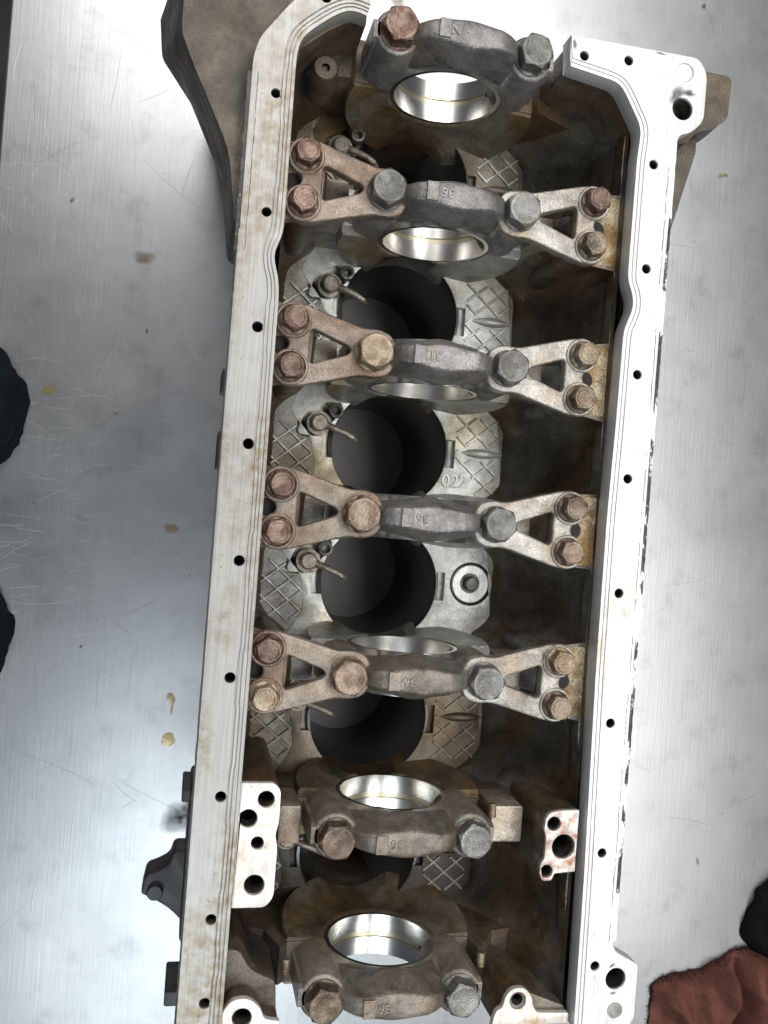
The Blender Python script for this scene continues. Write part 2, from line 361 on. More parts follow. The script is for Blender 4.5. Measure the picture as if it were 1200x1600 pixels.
# --- crankcase side walls: inner skin swept along the block with bolt bosses swelling out at bearings 2 to 5
PR = [(0, 106.5), (-12, 106.5), (-30, 106), (-50, 103.5), (-65, 99), (-78, 93), (-88, 86), (-94, 80), (-98, 74), (-104, 72)]
PL = [(0, 96.5), (-12, 96.5), (-40, 97), (-65, 97), (-80, 95), (-90, 91), (-96, 86), (-104, 84)]
def wall(side):
    tab = PR if side > 0 else PL
    inner_boss = 77 if side > 0 else 74
    zs = [-11.5, -13.5, -15.9, -16.1, -17.5]+[-19-2.6*k for k in range(31)]+[-103]
    ys = [-291+2.0*k for k in range(289)]
    vs = []; nz = len(zs); fs = []
    for y in ys:
        for z in zs:
            x = lerp_tab(tab, z)
            if z < -16:
                d = min(abs(y-c) for c in YC[1:5]); dep = -16-z
                hw = 22-12*min(1, (dep/55))**.6; fl = 3+5*min(1, dep/40)
                B = (x-inner_boss)*(1-sst(45, 85, dep))
                x -= B*sst(hw+fl*.5, hw-fl*.5, d)
                # fillet to the webs
                d2 = min(abs(y-c) for c in YC)
                x -= (5*sst(22, 7, d2)+13*sst(30, 9, d2)*sst(14, 60, dep))*sst(4, 20, dep)
                x += pnoise(Vector((y*.03, z*.04, side*5)))*1.6
                if side > 0:                            # shallow cast pocket in the middle of each bay
                    dm = min(abs(y-c) for c in YB)
                    x += 2.6*sst(19, 14, dm)*sst(10, 16, dep)*sst(62, 50, dep)
            vs.append((side*x, y, z))
    for i in range(len(ys)-1):
        fs += [(i*nz+j, (i+1)*nz+j, (i+1)*nz+j+1, i*nz+j+1) for j in range(nz-1)]
    # outer skin
    out = [(-11.5, 115), (-20, 114), (-70, 112), (-110, 110), (-160, 108), (-190, 107), (-192, 109), (TABLE+.2, 109)] if side < 0 else \
          [(-11.5, 126), (-20, 124), (-70, 118), (-110, 112), (-160, 108), (-190, 106), (-192, 108), (TABLE+.2, 108)]
    b = len(vs); no = len(out); oy = [-291, -270, 285]
    for y in oy: vs += [(side*x, y, z) for z, x in out]
    fs += [(b+i*no+j, b+i*no+j+1, b+(i+1)*no+j+1, b+(i+1)*no+j) for i in range(2) for j in range(no-1)]
    mi = [0]*((len(ys)-1)*(nz-1))+[1]*(2*(no-1))
    # lid between the skins, ends
    nl = (len(ys)-1)*nz
    for base, bb in ((0, b), (nl, b+2*no)):
        fs.append(tuple(list(range(base, base+nz))+[bb+j for j in range(no-1, -1, -1)])); mi.append(1)
    mb = MB(); mb.add(vs, fs); mb.mi = mi
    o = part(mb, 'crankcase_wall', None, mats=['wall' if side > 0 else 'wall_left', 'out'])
    return o
wall(1); wall(-1)

# --- sump rails
def offset_path(path, d):
    out = []
    for i, p in enumerate(path):
        a = Vector(path[max(i-1, 0)]); b = Vector(path[min(i+1, len(path)-1)]); t_ = (b-a).normalized()
        out.append((p[0]-t_.y*d, p[1]+t_.x*d))
    return out
def dense(path, step=3.0):
    out = []
    for a, b in zip(path, path[1:]):
        n = max(1, int(math.dist(a, b)/step)); out += [(a[0]+(b[0]-a[0])*k/n, a[1]+(b[1]-a[1])*k/n) for k in range(n)]
    return out+[path[-1]]
def smooth_path(p, it=4):
    for _ in range(it): p = [p[0]]+[((a[0]+2*b[0]+c[0])/4, (a[1]+2*b[1]+c[1])/4) for a, b, c in zip(p, p[1:], p[2:])]+[p[-1]]
    return p
LIN = smooth_path(dense([(-60, 273), (-68, 276), (-79, 269), (-94.5, 255), (-96.5, 246), (-96, 150), (-97, 144), (-100.5, 139), (-100.5, 132), (-97, 126), (-96, 118), (-95.5, 20), (-95.5, -140), (-96, -240), (-96, -293)]))
LHOLE = [(-106, y) for y in (222, 158, 96, 33, -30, -93, -157, -223, -268)]+[(-83, 278.5)]
def rail_left():
    mb = MB()
    outer = rnd([(-119.5, -293), (-119.5, 239), (-117, 250), (-101, 273), (-92, 282), (-60, 286)], [0, 12, 8, 6, 10, 0])
    base_in = LIN
    # base body (grooves bottom out on it)
    mb.mesh(plate_mesh(outer+base_in, [circ(x, y, 3.0, 16) for x, y in LHOLE], -12, -.9, .25))
    # outer land with the bolt holes, then two narrow lands parted by gasket grooves
    e = offset_path(LIN, -6.6); wob = []
    for (x, y) in e:
        k = min([abs(y-h[1]) for h in LHOLE[:-1]])
        wob.append((x-(.5 if k < 14 else 0), y))
    def band(d0, d1, j):
        a = offset_path(LIN, -d0); b = offset_path(LIN, -d1)
        sh = lambda P: [(x-j*(.5 if min(abs(y-h[1]) for h in LHOLE[:-1]) < 14 else 0), y) for x, y in P]
        mb.mesh(plate_mesh(sh(a)+sh(b)[::-1], [], -1.2, 0, .12, 1))
    mb.mesh(plate_mesh(outer+wob, [circ(x, y, 2.9, 20) for x, y in LHOLE], -1.2, 0, .2, 1))
    band(4.4, 5.9, 1); band(2.5, 3.8, 1); band(0, 1.9, 0)
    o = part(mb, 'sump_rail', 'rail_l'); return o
RIN = smooth_path(dense([(61, 268), (93, 264), (108.5, 240), (107, 221), (107, 150), (108, 147), (111.5, 142), (112, 132), (109, 126), (107, 122), (106.5, 60), (105.5, 10), (106, -82), (108.5, -200), (109.5, -293)]), 3)
RHOLE = [(118, 220), (118.5, 158), (118, 95), (117, 33), (117, -35), (118, -112), (119, -189), (120, -256), (69, 275.5), (97, 278)]
def rail_right():
    mb = MB(); xo = 130.0
    outer = rnd([(60, 286), (142, 288), (148.5, 280), (148.5, 251), (141, 243), (133, 240), (131.5, 232), (xo, 150), (xo, -243), (133, -248), (148, -256), (148, -288), (145, -293)],
                [0, 4, 5, 5, 6, 3, 3, 0, 3, 2, 2, 4, 0])
    big = [circ(134, 256, 6.6, 28), circ(134, -264, 6.4, 28)]
    plugs = [(134, 278, 5.4), (135, -283, 4.8)]
    pl = [circ(*q, 24) for q in plugs]
    inn = RIN[::-1]
    mb.mesh(plate_mesh(outer+inn, [circ(x, y, 2.9, 16) for x, y in RHOLE]+big, -12, -.7, .25))
    e = [(x, y) for x, y in offset_path(RIN, 5.0)][::-1]
    mb.mesh(plate_mesh(outer+e, [circ(x, y, 2.8, 20) for x, y in RHOLE]+big+pl, -1.0, 0, .2, 1))
    a = offset_path(RIN, 2.6); b = offset_path(RIN, 4.5)
    mb.mesh(plate_mesh(a+b[::-1], [], -1.0, 0, .1, 1)); mb.mesh(plate_mesh(RIN+offset_path(RIN, 2.2)[::-1], [], -1.0, 0, .1, 1))
    o = part(mb, 'sump_rail', 'rail')
    for x, y, r in plugs: plate('core_plug', 'plug' if y > 0 else 'floor_dull', circ(x, y, r-.3, 24), [], -4, -.35, .3, o)
    return o
RL = rail_left(); RR = rail_right()
def edge_strip(x0, x1, y0, y1, z1, mat, parent):
    n = int((y1-y0)/2); vs = []; s = 1 if x1 > x0 else -1
    for k in range(n+1):
        y = y0+(y1-y0)*k/n; j = pnoise(Vector((y*.11, x0, 3)))*1.1; j2 = pnoise(Vector((y*.31, x0, 9)))*.35
        vs += [(x0-s*(.6+abs(j)*.9), y, .05), (x0+s*.6, y, -.12+j2*.2), (x1+s*j2, y, z1), (x1+s*j2, y, -12), (x0-s*2, y, -12)]
    fs = [(k*5+i, k*5+i+1, k*5+6+i, k*5+5+i) for k in range(n) for i in range(4)]
    fs += [tuple(range(5)), tuple(n*5+i for i in range(5))]
    mb = MB(); mb.add(vs, fs); mb.build('cast_edge', mat, parent)
def blind(lst, parent, depth=26):
    for x, y, r in lst:
        q = MB(); q.lathe([(0, -depth), (r-.5, -depth+.8), (r, -depth+2), (r, -1.6), (r+.4, -1.2), (r+1.0, -1.6), (r+1.0, -depth-1), (0, -depth-1)], 24, (x, y)); q.build('bolt_hole', 'bore', parent)
blind([(x, y, 2.75) for x, y in LHOLE], RL); blind([(x, y, 2.7) for x, y in RHOLE]+[(134, 256, 6.4), (134, -264, 6.2)], RR)
edge_strip(128.6, 133, -242, 236, -1.4, 'chip', RR)
edge_strip(-116.6, -121.5, 136, 232, -1.6, 'chip_d', RL)
edge_strip(-119.4, -120.8, -292, 147, -1.4, 'rail_l', RL)

def smear(x, y, rx, ry, rot, mat, seed, parent, z=.07):
    o = blot('oil_smear', x, y, rx, ry, rot, mat, seed, h=0, parent=parent); o.location = (300*S, 0, 0)
    o.location.z = z*S
for a in ((129.5, 263.5, 6.5, 4.5, .9, 'oil_dk'), (137, 266, 5, 2.2, .2, 'oil_dk'), (62.5, 281, 1.6, 3.5, .3, 'oil_dk'), (117, 286, 4, .8, 0, 'oil_dk'), (133, -272.5, 2.5, 1.0, .2, 'oil_dk'), (131, -256, 2.5, 1.0, .5, 'oil_dk')):
    smear(*a, int(abs(a[0]*3+a[1])), RR)

# --- corner blocks joining rails to the end walls
def col(name, mat, outline, z0, z1, bev=1.5, parent=eng): return plate(name, mat, outline, [], z0, z1, bev, parent)
col('rear_wall', 'wall_left', rnd([(-58, 285), (-58, 274), (-68, 274.5), (-79, 267.5), (-94, 254), (-97, 240), (-108, 240), (-108, 285)], 3), FLOOR-2, -12.2)
o = col('rear_wall', 'wall', rnd([(61, 285), (61, 269), (93, 265), (108.5, 241), (120, 241), (120, 285)], 2), FLOOR-2, -12.2)
q = MB(); q.lathe([(2.5, -30), (6.5, -30), (8, -34), (8.5, -60), (2.5, -60)], 24, (-77, 256)); q.lathe([(0, -33), (2.6, -33)], 16, (-77, 256)); part(q, 'oil_gallery_boss', 'wall_left')

# --- bulkheads (webs), scalloped by the cylinder bores
cutters = {}
for k_, yb in enumerate(YB):
    for rc in (31.5, 36.5):
        q = MB(); q.lathe([(0, -140), (rc, -140), (rc, -84), (rc-3, -80), (0, -80)], 64, (BORE_X, yb)); d = q.data('cut')
        o = bpy.data.objects.new('cut', d); C.objects.link(o); cutters[(k_, rc)] = o
def arc(r, a0, a1, n): return [(r*math.cos(a0+(a1-a0)*k/n), AX+r*math.sin(a0+(a1-a0)*k/n)) for k in range(n+1)]
PI = math.pi
for i, yc in enumerate(YC):
    end = i in (0, 6)
    base = TABLE+.3 if end else FLOOR-4
    lz = -30 if not end else -30
    if 0 < i < 5: top_l = [(-98, base), (-98, -18), (-80, -18), (-73, -31), (-57.5, -31), (-57, AX)]; top_r = [(57, AX), (57.5, -31), (70, -31), (78, -18), (106, -18), (106, base)]
    elif i == 5: top_l = [(-98, base), (-98, -34), (-72, -34), (-70, -29), (-58, -29), (-57, AX)]; top_r = [(57, AX), (58, -31), (72, -33), (82, -52), (106, -58), (106, base)]
    elif i == 0: top_l = [(-98, base), (-98, -52), (-60, -46), (-57, AX)]; top_r = [(57, AX), (60, -46), (84, -58), (106, -62), (106, base)]
    else: top_l = [(-98, base), (-98, -76), (-70, -66), (-62, -44), (-57, AX)]; top_r = [(57, AX), (59.5, -35), (64, -38), (76, -56), (106, -64), (106, base)]
    prof = top_l+[(-34.0, AX)]+arc(34.0, PI, 2*PI, 40)[1:-1]+[(34.0, AX)]+top_r
    dep = (12, 12) if end else (8.5, 8.5)
    A = plate_mesh(prof, [], -dep[0], dep[1], 1.2)
    r2 = 62
    def thick(r, th, sg):
        g = sst(40, 70, r)*abs(math.sin(th))**.7
        inner = (i == 0 and sg < 0) or (i == 6 and sg > 0)
        return 13.6+g*(13 if inner else 6)-1.5*(1-sst(34, 35.5, r))
    rs = [34.0, 35.5, 38, 42, 46, 50, 54, 58, 62, 65, 66.5]; na = 44; vs = []; fs = []; nr = len(rs)
    for k in range(na+1):
        th = PI+.02+(PI-.04)*k/na; sc_ = lambda r: 34+(r-34)*((23+(15 if i in (0, 6) else 10)*abs(math.sin(th))**.8)/32.5)
        for sg in (-1, 1): vs += [(sc_(r)*math.cos(th), sg*(thick(r, th, sg)-(2.0 if j_ == nr-1 else 0)), AX+sc_(r)*math.sin(th)) for j_, r in enumerate(rs)]
    w_ = 2*nr
    for k in range(na):
        b0, b1 = k*w_, (k+1)*w_
        for q_ in range(nr-1):
            fs.append((b0+q_, b1+q_, b1+q_+1, b0+q_+1)); fs.append((b0+nr+q_, b0+nr+q_+1, b1+nr+q_+1, b1+nr+q_))
        fs.append((b0, b0+nr, b1+nr, b1)); fs.append((b0+nr-1, b1+nr-1, b1+w_-1, b0+w_-1))
    for k in (0, na): fs += [(k*w_+q_, k*w_+q_+1, k*w_+nr+q_+1, k*w_+nr+q_) for q_ in range(nr-1)]
    bq = MB(); bq.add(vs, fs); Bm = bq.data('boss')
    res = []
    for m0 in (A, Bm):
        q = MB(); q.mesh(m0, xz(yc) if m0 is A else (lambda v: (v[0], v[1]+yc, v[2]))); d = q.data('web')
        o = bpy.data.objects.new('web', d); C.objects.link(o)
        for k in (i-1, i):
            if 0 <= k < 6:
                md = o.modifiers.new('b', 'BOOLEAN'); md.operation = 'DIFFERENCE'; md.object = cutters[(k, 31.5 if end else 36.5)]; md.solver = 'EXACT'
        dg = bpy.context.evaluated_depsgraph_get(); res.append(bpy.data.meshes.new_from_object(o.evaluated_get(dg))); bpy.data.objects.remove(o)
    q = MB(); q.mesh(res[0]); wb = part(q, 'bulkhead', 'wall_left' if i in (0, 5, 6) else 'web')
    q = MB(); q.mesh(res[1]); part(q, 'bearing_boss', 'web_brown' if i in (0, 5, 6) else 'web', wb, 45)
    # lower bearing shell with oil groove
    sh = MB(); n = 48; pr = [(31.6, -12.8), (31.6, -1.9), (32.6, -1.8), (32.6, 1.8), (31.6, 1.9), (31.6, 12.8), (33.9, 12.8), (33.9, -12.8)]; m = len(pr); vs = []
    for k in range(n+1):
        a = PI+PI*k/n; vs += [(r*math.cos(a), yc+y, AX+r*math.sin(a)) for r, y in pr]
    for k in range(n):
        for j in range(m): sh.add([], []); sh.f.append((k*m+j, k*m+(j+1) % m, (k+1)*m+(j+1) % m, (k+1)*m+j)); sh.mi.append(1 if j in (1, 2, 3) else 0)
    sh.v = vs; s_ = sh.build('bearing_shell', None, wb, mats=['shell', 'groove'])
    for a, hx in ((PI*1.13, 2.6), (PI*1.90, 2.2)):
        q = MB(); c_ = Vector((31.7*math.cos(a), yc, AX+31.7*math.sin(a))); tn = Vector((-math.sin(a), 0, math.cos(a))); nn = Vector((math.cos(a), 0, math.sin(a)))
        ring = [c_+tn*(hx*math.cos(b))+Vector((0, 1.9, 0))*math.sin(b) for b in [2*PI*k/16 for k in range(16)]]
        q.add([v-nn*.25 for v in ring]+[v+nn*.9 for v in ring], [tuple(range(16))]+[(k, (k+1) % 16, 16+(k+1) % 16, 16+k) for k in range(16)])
        q.build('oil_hole', 'dark', wb)
for o in cutters.values(): bpy.data.objects.remove(o)

# --- bay floors, liners, crosshatch, oil nozzles
def floor_z(x):
    if x > 70:
        for (z0, x0), (z1, x1) in zip(PR, PR[1:]):
            if x1 <= x <= x0: return max(FLOOR, z0+(z1-z0)*((x0-x)/(x0-x1) if x0 != x1 else 0))
    return FLOOR
nozzle_proto = None
def hatch(name, xr, yr, skip, parent, yb):
    mb = MB(); pitch = 10.4
    for sgn in (1, -1):
        dx, dy = (math.cos(.70), sgn*math.sin(.70)); L = 140
        for k in range(-14, 15):
            ox, oy = (xr[0]+xr[1])/2-dy*pitch*k, (yr[0]+yr[1])/2+dx*pitch*k; prev = None; run = []
            def flush():
                if len(run) > 2:
                    vs = []; fs = []
                    for p in run:
                        z = floor_z(p[0]); nx, ny = -dy*.8, dx*.8
                        vs += [(p[0]-nx*1.5, p[1]-ny*1.5, z-.7), (p[0]-nx*.75, p[1]-ny*.75, z+1.15+.25*pnoise(Vector((p[0]*.3, p[1]*.3, 4)))), (p[0]+nx*.75, p[1]+ny*.75, z+1.15), (p[0]+nx*1.5, p[1]+ny*1.5, z-.7)]
                    for q in range(len(run)-1): fs += [(q*4+j, q*4+j+1, q*4+5+j, q*4+4+j) for j in range(3)]
                    mb.add(vs, fs)
                run.clear()
            for q in range(0, 100):
                p = (ox+dx*(q*1.6-80), oy+dy*(q*1.6-80))
                ok = xr[0] <= p[0] <= xr[1] and yr[0] <= p[1] <= yr[1] and not any(math.hypot(p[0]-s[0], p[1]-s[1]) < s[2] for s in skip)
                if ok: run.append(p)
                else: flush()
            flush()
    o = mb.build(name, 'hatch' if yb > -100 else 'floor_dull', parent, smooth=50); return o
for i, yb in enumerate(YB):
    a = math.asin(9.5/40.0)
    hole = [(BORE_X+40*math.cos(t_), yb+40*math.sin(t_)) for t_ in [a+(PI-2*a)*k/40 for k in range(41)]]+[(BORE_X-45.5, yb+9.5), (BORE_X-45.5, yb-9.5)]
    hole += [(BORE_X+40*math.cos(t_), yb+40*math.sin(t_)) for t_ in [PI+a+(PI-2*a)*k/40 for k in range(41)]]+[(BORE_X+45.5, yb-9.5), (BORE_X+45.5, yb+9.5)]
    holes = [hole]
    if i == 3: holes.append(circ(58, yb+3, 15.5, 32))
    noz = (-56, yb+12.5)
    slot = rnd([(-70, yb+4), (-66, yb+19), (-52, yb+27.5), (-41.5, yb+28), (-39.5, yb+23), (-43, yb+17.5), (-52, yb+7.2), (-56, yb+3)], 4)
    slot = [p for p in slot if math.hypot(p[0]-BORE_X, p[1]-yb) > 40.8]
    holes.append(slot)
    slot2 = rnd([(-72, yb+3), (-68, yb+21), (-52, yb+30), (-49, yb+20), (-56, yb+3)], 4); slot2 = [p for p in slot2 if math.hypot(p[0]-BORE_X, p[1]-yb) > 47.5]
    mb = MB(); ol = [(-93, yb-45.4), (82, yb-45.4), (82, yb+45.4), (-93, yb+45.4)]; ol2 = [(-71, yb-45.4), (66, yb-45.4), (74, yb-20), (70, yb+16), (64, yb+45.4), (-64, yb+45.4), (-76, yb+20), (-60, yb+2), (-56, yb-20)]
    mb.mesh(plate_mesh(rnd(ol2, 6), holes, FLOOR-5, FLOOR, .5), None, 0); mb.mesh(plate_mesh(ol, [circ(BORE_X, yb, 46.6, 48)]+([holes[1]] if i == 3 else [])+[slot2], FLOOR-4.5, FLOOR-.5, .3), None, 1)
    mb.mesh(plate_mesh(ol, [circ(BORE_X, yb, 40.3, 64)], FLOOR-9, FLOOR-4.6, .3))
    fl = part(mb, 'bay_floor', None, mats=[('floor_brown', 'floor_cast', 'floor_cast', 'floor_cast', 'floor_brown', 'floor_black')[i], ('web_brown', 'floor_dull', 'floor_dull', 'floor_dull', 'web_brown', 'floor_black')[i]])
    q = MB(); q.lathe([(39.2, TABLE+1.0), (39.2, FLOOR-3), (39.8, FLOOR-.6), (41.5, FLOOR-.9), (43, FLOOR-10), (43, TABLE+1.0), (39.2, TABLE+1.0)], 72, (BORE_X, yb)); part(q, 'cylinder_liner', 'liner')
    skipR = [(BORE_X, yb, 44)]+[(46+3*k_, yb+2, 4.2) for k_ in range(11)]+([(58, yb+3, 19)] if i == 3 else [])+([(38, yb-20, 14)] if i == 2 else [])
    hatch('cast_crosshatch', (39 if i != 3 else 200, 70), (yb-27, yb+27), skipR, fl, yb)
    hatch('cast_crosshatch', (-91, -58), (yb-28, yb+12), [(BORE_X, yb, 47), (-56, yb+14, 14.5)], fl, yb)
    # tapered casting rib on the right of the bay
    if i != 3:
        q = MB(); pts = []
        for k in range(13):
            u = k/12; x = 44+u*30; wd = 3.3*math.sin(PI*min(1, u*1.0+.02))**.8+.1; z = floor_z(x); pts.append((x, wd, z))
        vs = []; [vs.extend([(x, yb+2+wd*math.cos(PI*(1-e_/6)), FLOOR-.3+wd*.9*math.sin(PI*e_/6)) for e_ in range(7)]) for x, wd, z in pts]
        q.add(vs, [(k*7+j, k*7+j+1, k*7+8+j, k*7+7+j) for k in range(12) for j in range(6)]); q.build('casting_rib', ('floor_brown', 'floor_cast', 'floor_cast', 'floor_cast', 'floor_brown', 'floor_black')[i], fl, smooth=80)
    # piston cooling oil nozzle
    nz = MB(); nz.lathe([(0, FLOOR+9), (4.6, FLOOR+9), (5.6, FLOOR+8), (5.8, FLOOR-5), (0, FLOOR-5)], 20, (-56, yb+12)); nz.lathe([(0, FLOOR+5), (8, FLOOR+4), (8.4, FLOOR-4.7), (0, FLOOR-4.7)], 24, (-56, yb+12))
    nz.tube([(-52, yb+11, FLOOR+6.5), (-46, yb+9, FLOOR+8.5), (-39, yb+6.5, FLOOR+9), (-34, yb+4, FLOOR+8.5), (-31.5, yb+2.5, FLOOR+5)], [2.3, 2.2, 2.0, 1.9, 1.7], 12)
    no_ = part(nz, 'oil_nozzle', 'nozzle')
    q = MB(); q.lathe([(2.4, FLOOR+3), (2.6, FLOOR+7.4), (3.4, FLOOR+8), (4.6, FLOOR+7.6), (4.9, FLOOR+6.5), (4.9, FLOOR-4.8)], 20, (-45.5, yb+21)); q.lathe([(0, FLOOR+3), (2.5, FLOOR+3)], 12, (-45.5, yb+21)); q.build('socket_screw', 'b_grey', no_)
def text(s, size, ext, name, mat, parent, loc, rz=0, flip=False):
    cu = bpy.data.curves.new('t', 'FONT'); cu.body = s; cu.size = size*S; cu.extrude = ext*S; cu.align_x = 'CENTER'; cu.align_y = 'CENTER'; cu.bevel_depth = .12*S
    ob = bpy.data.objects.new('t', cu); C.objects.link(ob); dg = bpy.context.evaluated_depsgraph_get()
    me = bpy.data.meshes.new_from_object(ob.evaluated_get(dg)); bpy.data.objects.remove(ob); bpy.data.curves.remove(cu); me.materials.clear()
    me.transform(Matrix.Rotation(rz, 4, 'Z')); o = link(name, me, mat, parent, loc, 40); return o
text('022', 12.5, .5, 'cast_number', 'floor_cast', eng, (40.5, 27, FLOOR+.3-TABLE), .02)
# knock sensor style plug in the fourth bay
q = MB(); q.lathe([(0, FLOOR-.4), (12.6, FLOOR-.4), (13.4, FLOOR-1.2), (13.6, FLOOR-6), (0, FLOOR-6)], 40, (58, -42.5)); pg = part(q, 'core_plug', 'plug'); q = MB(); q.lathe([(13.5, FLOOR-5), (13.5, FLOOR-2), (15.3, FLOOR-2), (15.4, FLOOR-5)], 40, (58, -42.5)); q.build('gap_shade_ring', 'dark', pg)  # black ring around the plug paints the shade of its open gap
q = MB(); q.lathe([(0, FLOOR+5), (4.0, FLOOR+5), (4.8, FLOOR+4), (5.0, FLOOR-.3)], 20, (57.5, -42)); q.lathe([(0, FLOOR+.4), (6.8, FLOOR+.4), (7, FLOOR-.3)], 20, (57.5, -42)); q.build('stud', 'b_grey', pg)

# --- bolts
def hex_mesh(name, af, h, flange_r, flange_h, dish=.35):
    n = 48; ap = af/2; mb = MB(); rows = []
    def hr(a): a = (a+PI/6) % (PI/3)-PI/6; return ap/math.cos(a)
    th = [2*PI*k/n for k in range(n)]
    prof = []
    prof.append([(flange_r, -.05)]*n); prof.append([(flange_r, flange_h*.55)]*n); prof.append([(flange_r-.5, flange_h*.8)]*n)
    prof.append([(hr(a)+.35, flange_h+.1) for a in th]); prof.append([(hr(a), flange_h+.8) for a in th])
    prof.append([(hr(a), h-.35-(hr(a)-ap)*.75) for a in th]); prof.append([(min(hr(a), ap*1.0)-.25, h-.12) for a in th])
    prof.append([(ap*.86, h)]*n); prof.append([(ap*.80, h-.05)]*n); prof.append([(ap*.72, h-dish)]*n)
    vs = [(r*math.cos(a), r*math.sin(a), z) for row in prof for (r, z), a in zip(row, th)]
    fs = [(j*n+k, j*n+(k+1) % n, (j+1)*n+(k+1) % n, (j+1)*n+k) for j in range(len(prof)-1) for k in range(n)]
    fs.append(tuple((len(prof)-1)*n+k for k in range(n)))
    mb.add(vs, fs); return mb.data(name)
BIG = {}; SML = {}
for m_ in ('b_grey', 'b_tan', 'b_brown', 'b_rust'):
    for D, args in ((BIG, (18.2, 10.5, 10.8, 1.6)), (SML, (13.0, 9.0, 8.6, 2.0))):
        d = hex_mesh('bolt', *args); d.materials.append(MT[m_]); d.polygons.foreach_set('use_smooth', [True]*len(d.polygons)); d.set_sharp_from_angle(angle=math.radians(25)); D[m_] = d
def bolt(name, D, mat, parent, x, y, z):
    o = bpy.data.objects.new(name, D[mat]); C.objects.link(o); o.parent = parent; o.location = (x*S, y*S, z*S)
    o.rotation_euler = (random.uniform(-.02, .02), random.uniform(-.02, .02), random.uniform(0, 1.05)); return o

# --- bearing caps
def cap_mesh(seat):
    n = 40; nx = 81; mb = MB()
    xs = [-54+108*k/(nx-1) for k in range(nx)]
    def top(x, y):
        ax_ = abs(x); ay = abs(y)
        pad = 4.0-.5*(min(ay, 7)/7)**4-(17*sst(6.4, 15.5, ay)**.9 if ay > 6.4 else 0)
        sh = seat-4*sst(8, 14, ay)
        mid = max(sh, min(pad, 4.0)-1.2*sst(18.5, 20.5, ax_)-7*sst(20, 33, ax_)) if ax_ < 34 else sh
        u = sst(38, 27, ax_)
        return sh+(mid-sh)*u
    def bot(x):
        return AX+math.sqrt(max(0, 34.0**2-x*x)) if abs(x) < 34.0 else AX
    ysec = [-13.2, -12.6, -11.5, -10, -8.8, -7.8, -7.0, -6.0, -3, 0, 3, 6.0, 7.0, 7.8, 8.8, 10, 11.5, 12.6, 13.2]
    # mapped so the arch is well sampled
    xs = sorted(set([round(-34.0*math.cos(PI*k/n), 4) for k in range(n+1)]+[s*v for s in (1, -1) for v in (54, 53, 50, 45, 40, 36, 33.5)]))
    nx = len(xs); vs = []; fs = []
    for y in ysec:
        for x in xs: vs.append((x*(1 if abs(y) < 13 else .99), y*(1-.24*sst(0, 20, abs(x))-.24*sst(16, 37, abs(x))), top(x, y)-(1.0 if abs(y) > 13 else 0)))
        for x in xs: vs.append((x, y*(1-.24*sst(0, 20, abs(x))-.24*sst(16, 37, abs(x))), bot(x)+(.8 if abs(y) > 13 and abs(x) < 32 else 0)))
    m = 2*nx
    for j in range(len(ysec)-1):
        for k in range(nx-1):
            fs.append((j*m+k, j*m+k+1, (j+1)*m+k+1, (j+1)*m+k)); fs.append((j*m+nx+k, (j+1)*m+nx+k, (j+1)*m+nx+k+1, j*m+nx+k+1))
        fs.append((j*m, (j+1)*m, (j+1)*m+nx, j*m+nx)); fs.append((j*m+nx-1, j*m+2*nx-1, (j+1)*m+2*nx-1, (j+1)*m+nx-1))
    for j in (0, len(ysec)-1):
        for k in range(nx-1): fs.append((j*m+k, j*m+nx+k, j*m+nx+k+1, j*m+k+1))
    mb.add(vs, fs)
    for s in (-1, 1):
        mb.lathe([(0, seat), (12.0, seat), (13.2, seat-1.2), (14.0, AX+3), (14.2, AX+.3), (0, AX+.3)], 40, (40*s, 0))
    mb.add([], [])
    return mb
cap_hi = cap_mesh(-9.5).data('bearing_cap'); cap_lo = cap_mesh(-17).data('bearing_cap')
CAPM = {}
def cap_obj(i):
    hi = i in (0, 5, 6); mat = 'cap_brown' if i in (4, 5, 6) else 'cap'
    k = (hi, mat)
    if k not in CAPM:
        d = (cap_hi if hi else cap_lo).copy(); d.materials.clear(); d.materials.append(MT[mat])
        d.polygons.foreach_set('use_smooth', [True]*len(d.polygons)); d.set_sharp_from_angle(angle=math.radians(48)); CAPM[k] = d
    o = bpy.data.objects.new('bearing_cap', CAPM[k]); C.objects.link(o); o.parent = eng; o.location = (0, YC[i]*S, -TABLE*S)
    # upper shell
    n = 48; sh = MB(); pr = [(31.6, -12.8), (31.6, 12.8), (33.9, 12.8), (33.9, -12.8)]; m = 4; vs = []
    for q in range(n+1):
        a = PI*q/n; vs += [(r*math.cos(a), y, AX+r*math.sin(a)) for r, y in pr]
    sh.add(vs, [(q*m+j, q*m+(j+1) % m, (q+1)*m+(j+1) % m, (q+1)*m+j) for q in range(n) for j in range(m)])
    sh.build('bearing_shell', 'shell', o)
    # raised index step and cast figures on the pad
    q = MB(); q.box(-19.5, -12.5, -5.2, 5.2, 3.2, 4.9); b = q.build('index_step', mat, o, smooth=0); add_bevel(b, .4)
    text({2: '31', 0: 'N'}.get(i, '36'), 7.2, .35, 'cast_number', mat, o, (-7.5 if i else -10, .3, 4.15), PI)
    return o
mains = [('b_rust', 'b_grey'), ('b_grey', 'b_grey'), ('b_tan', 'b_grey'), ('b_brown', 'b_grey'), ('b_brown', 'b_grey'), ('b_brown', 'b_grey'), ('b_brown', 'b_grey')]
for i in range(7):
    c_ = cap_obj(i); z = -9.5 if i in (0, 5, 6) else -9.0
    for s, m_ in zip((-1, 1), mains[i]): bolt('main_bolt', BIG, m_, c_, 40*s, 0, z)
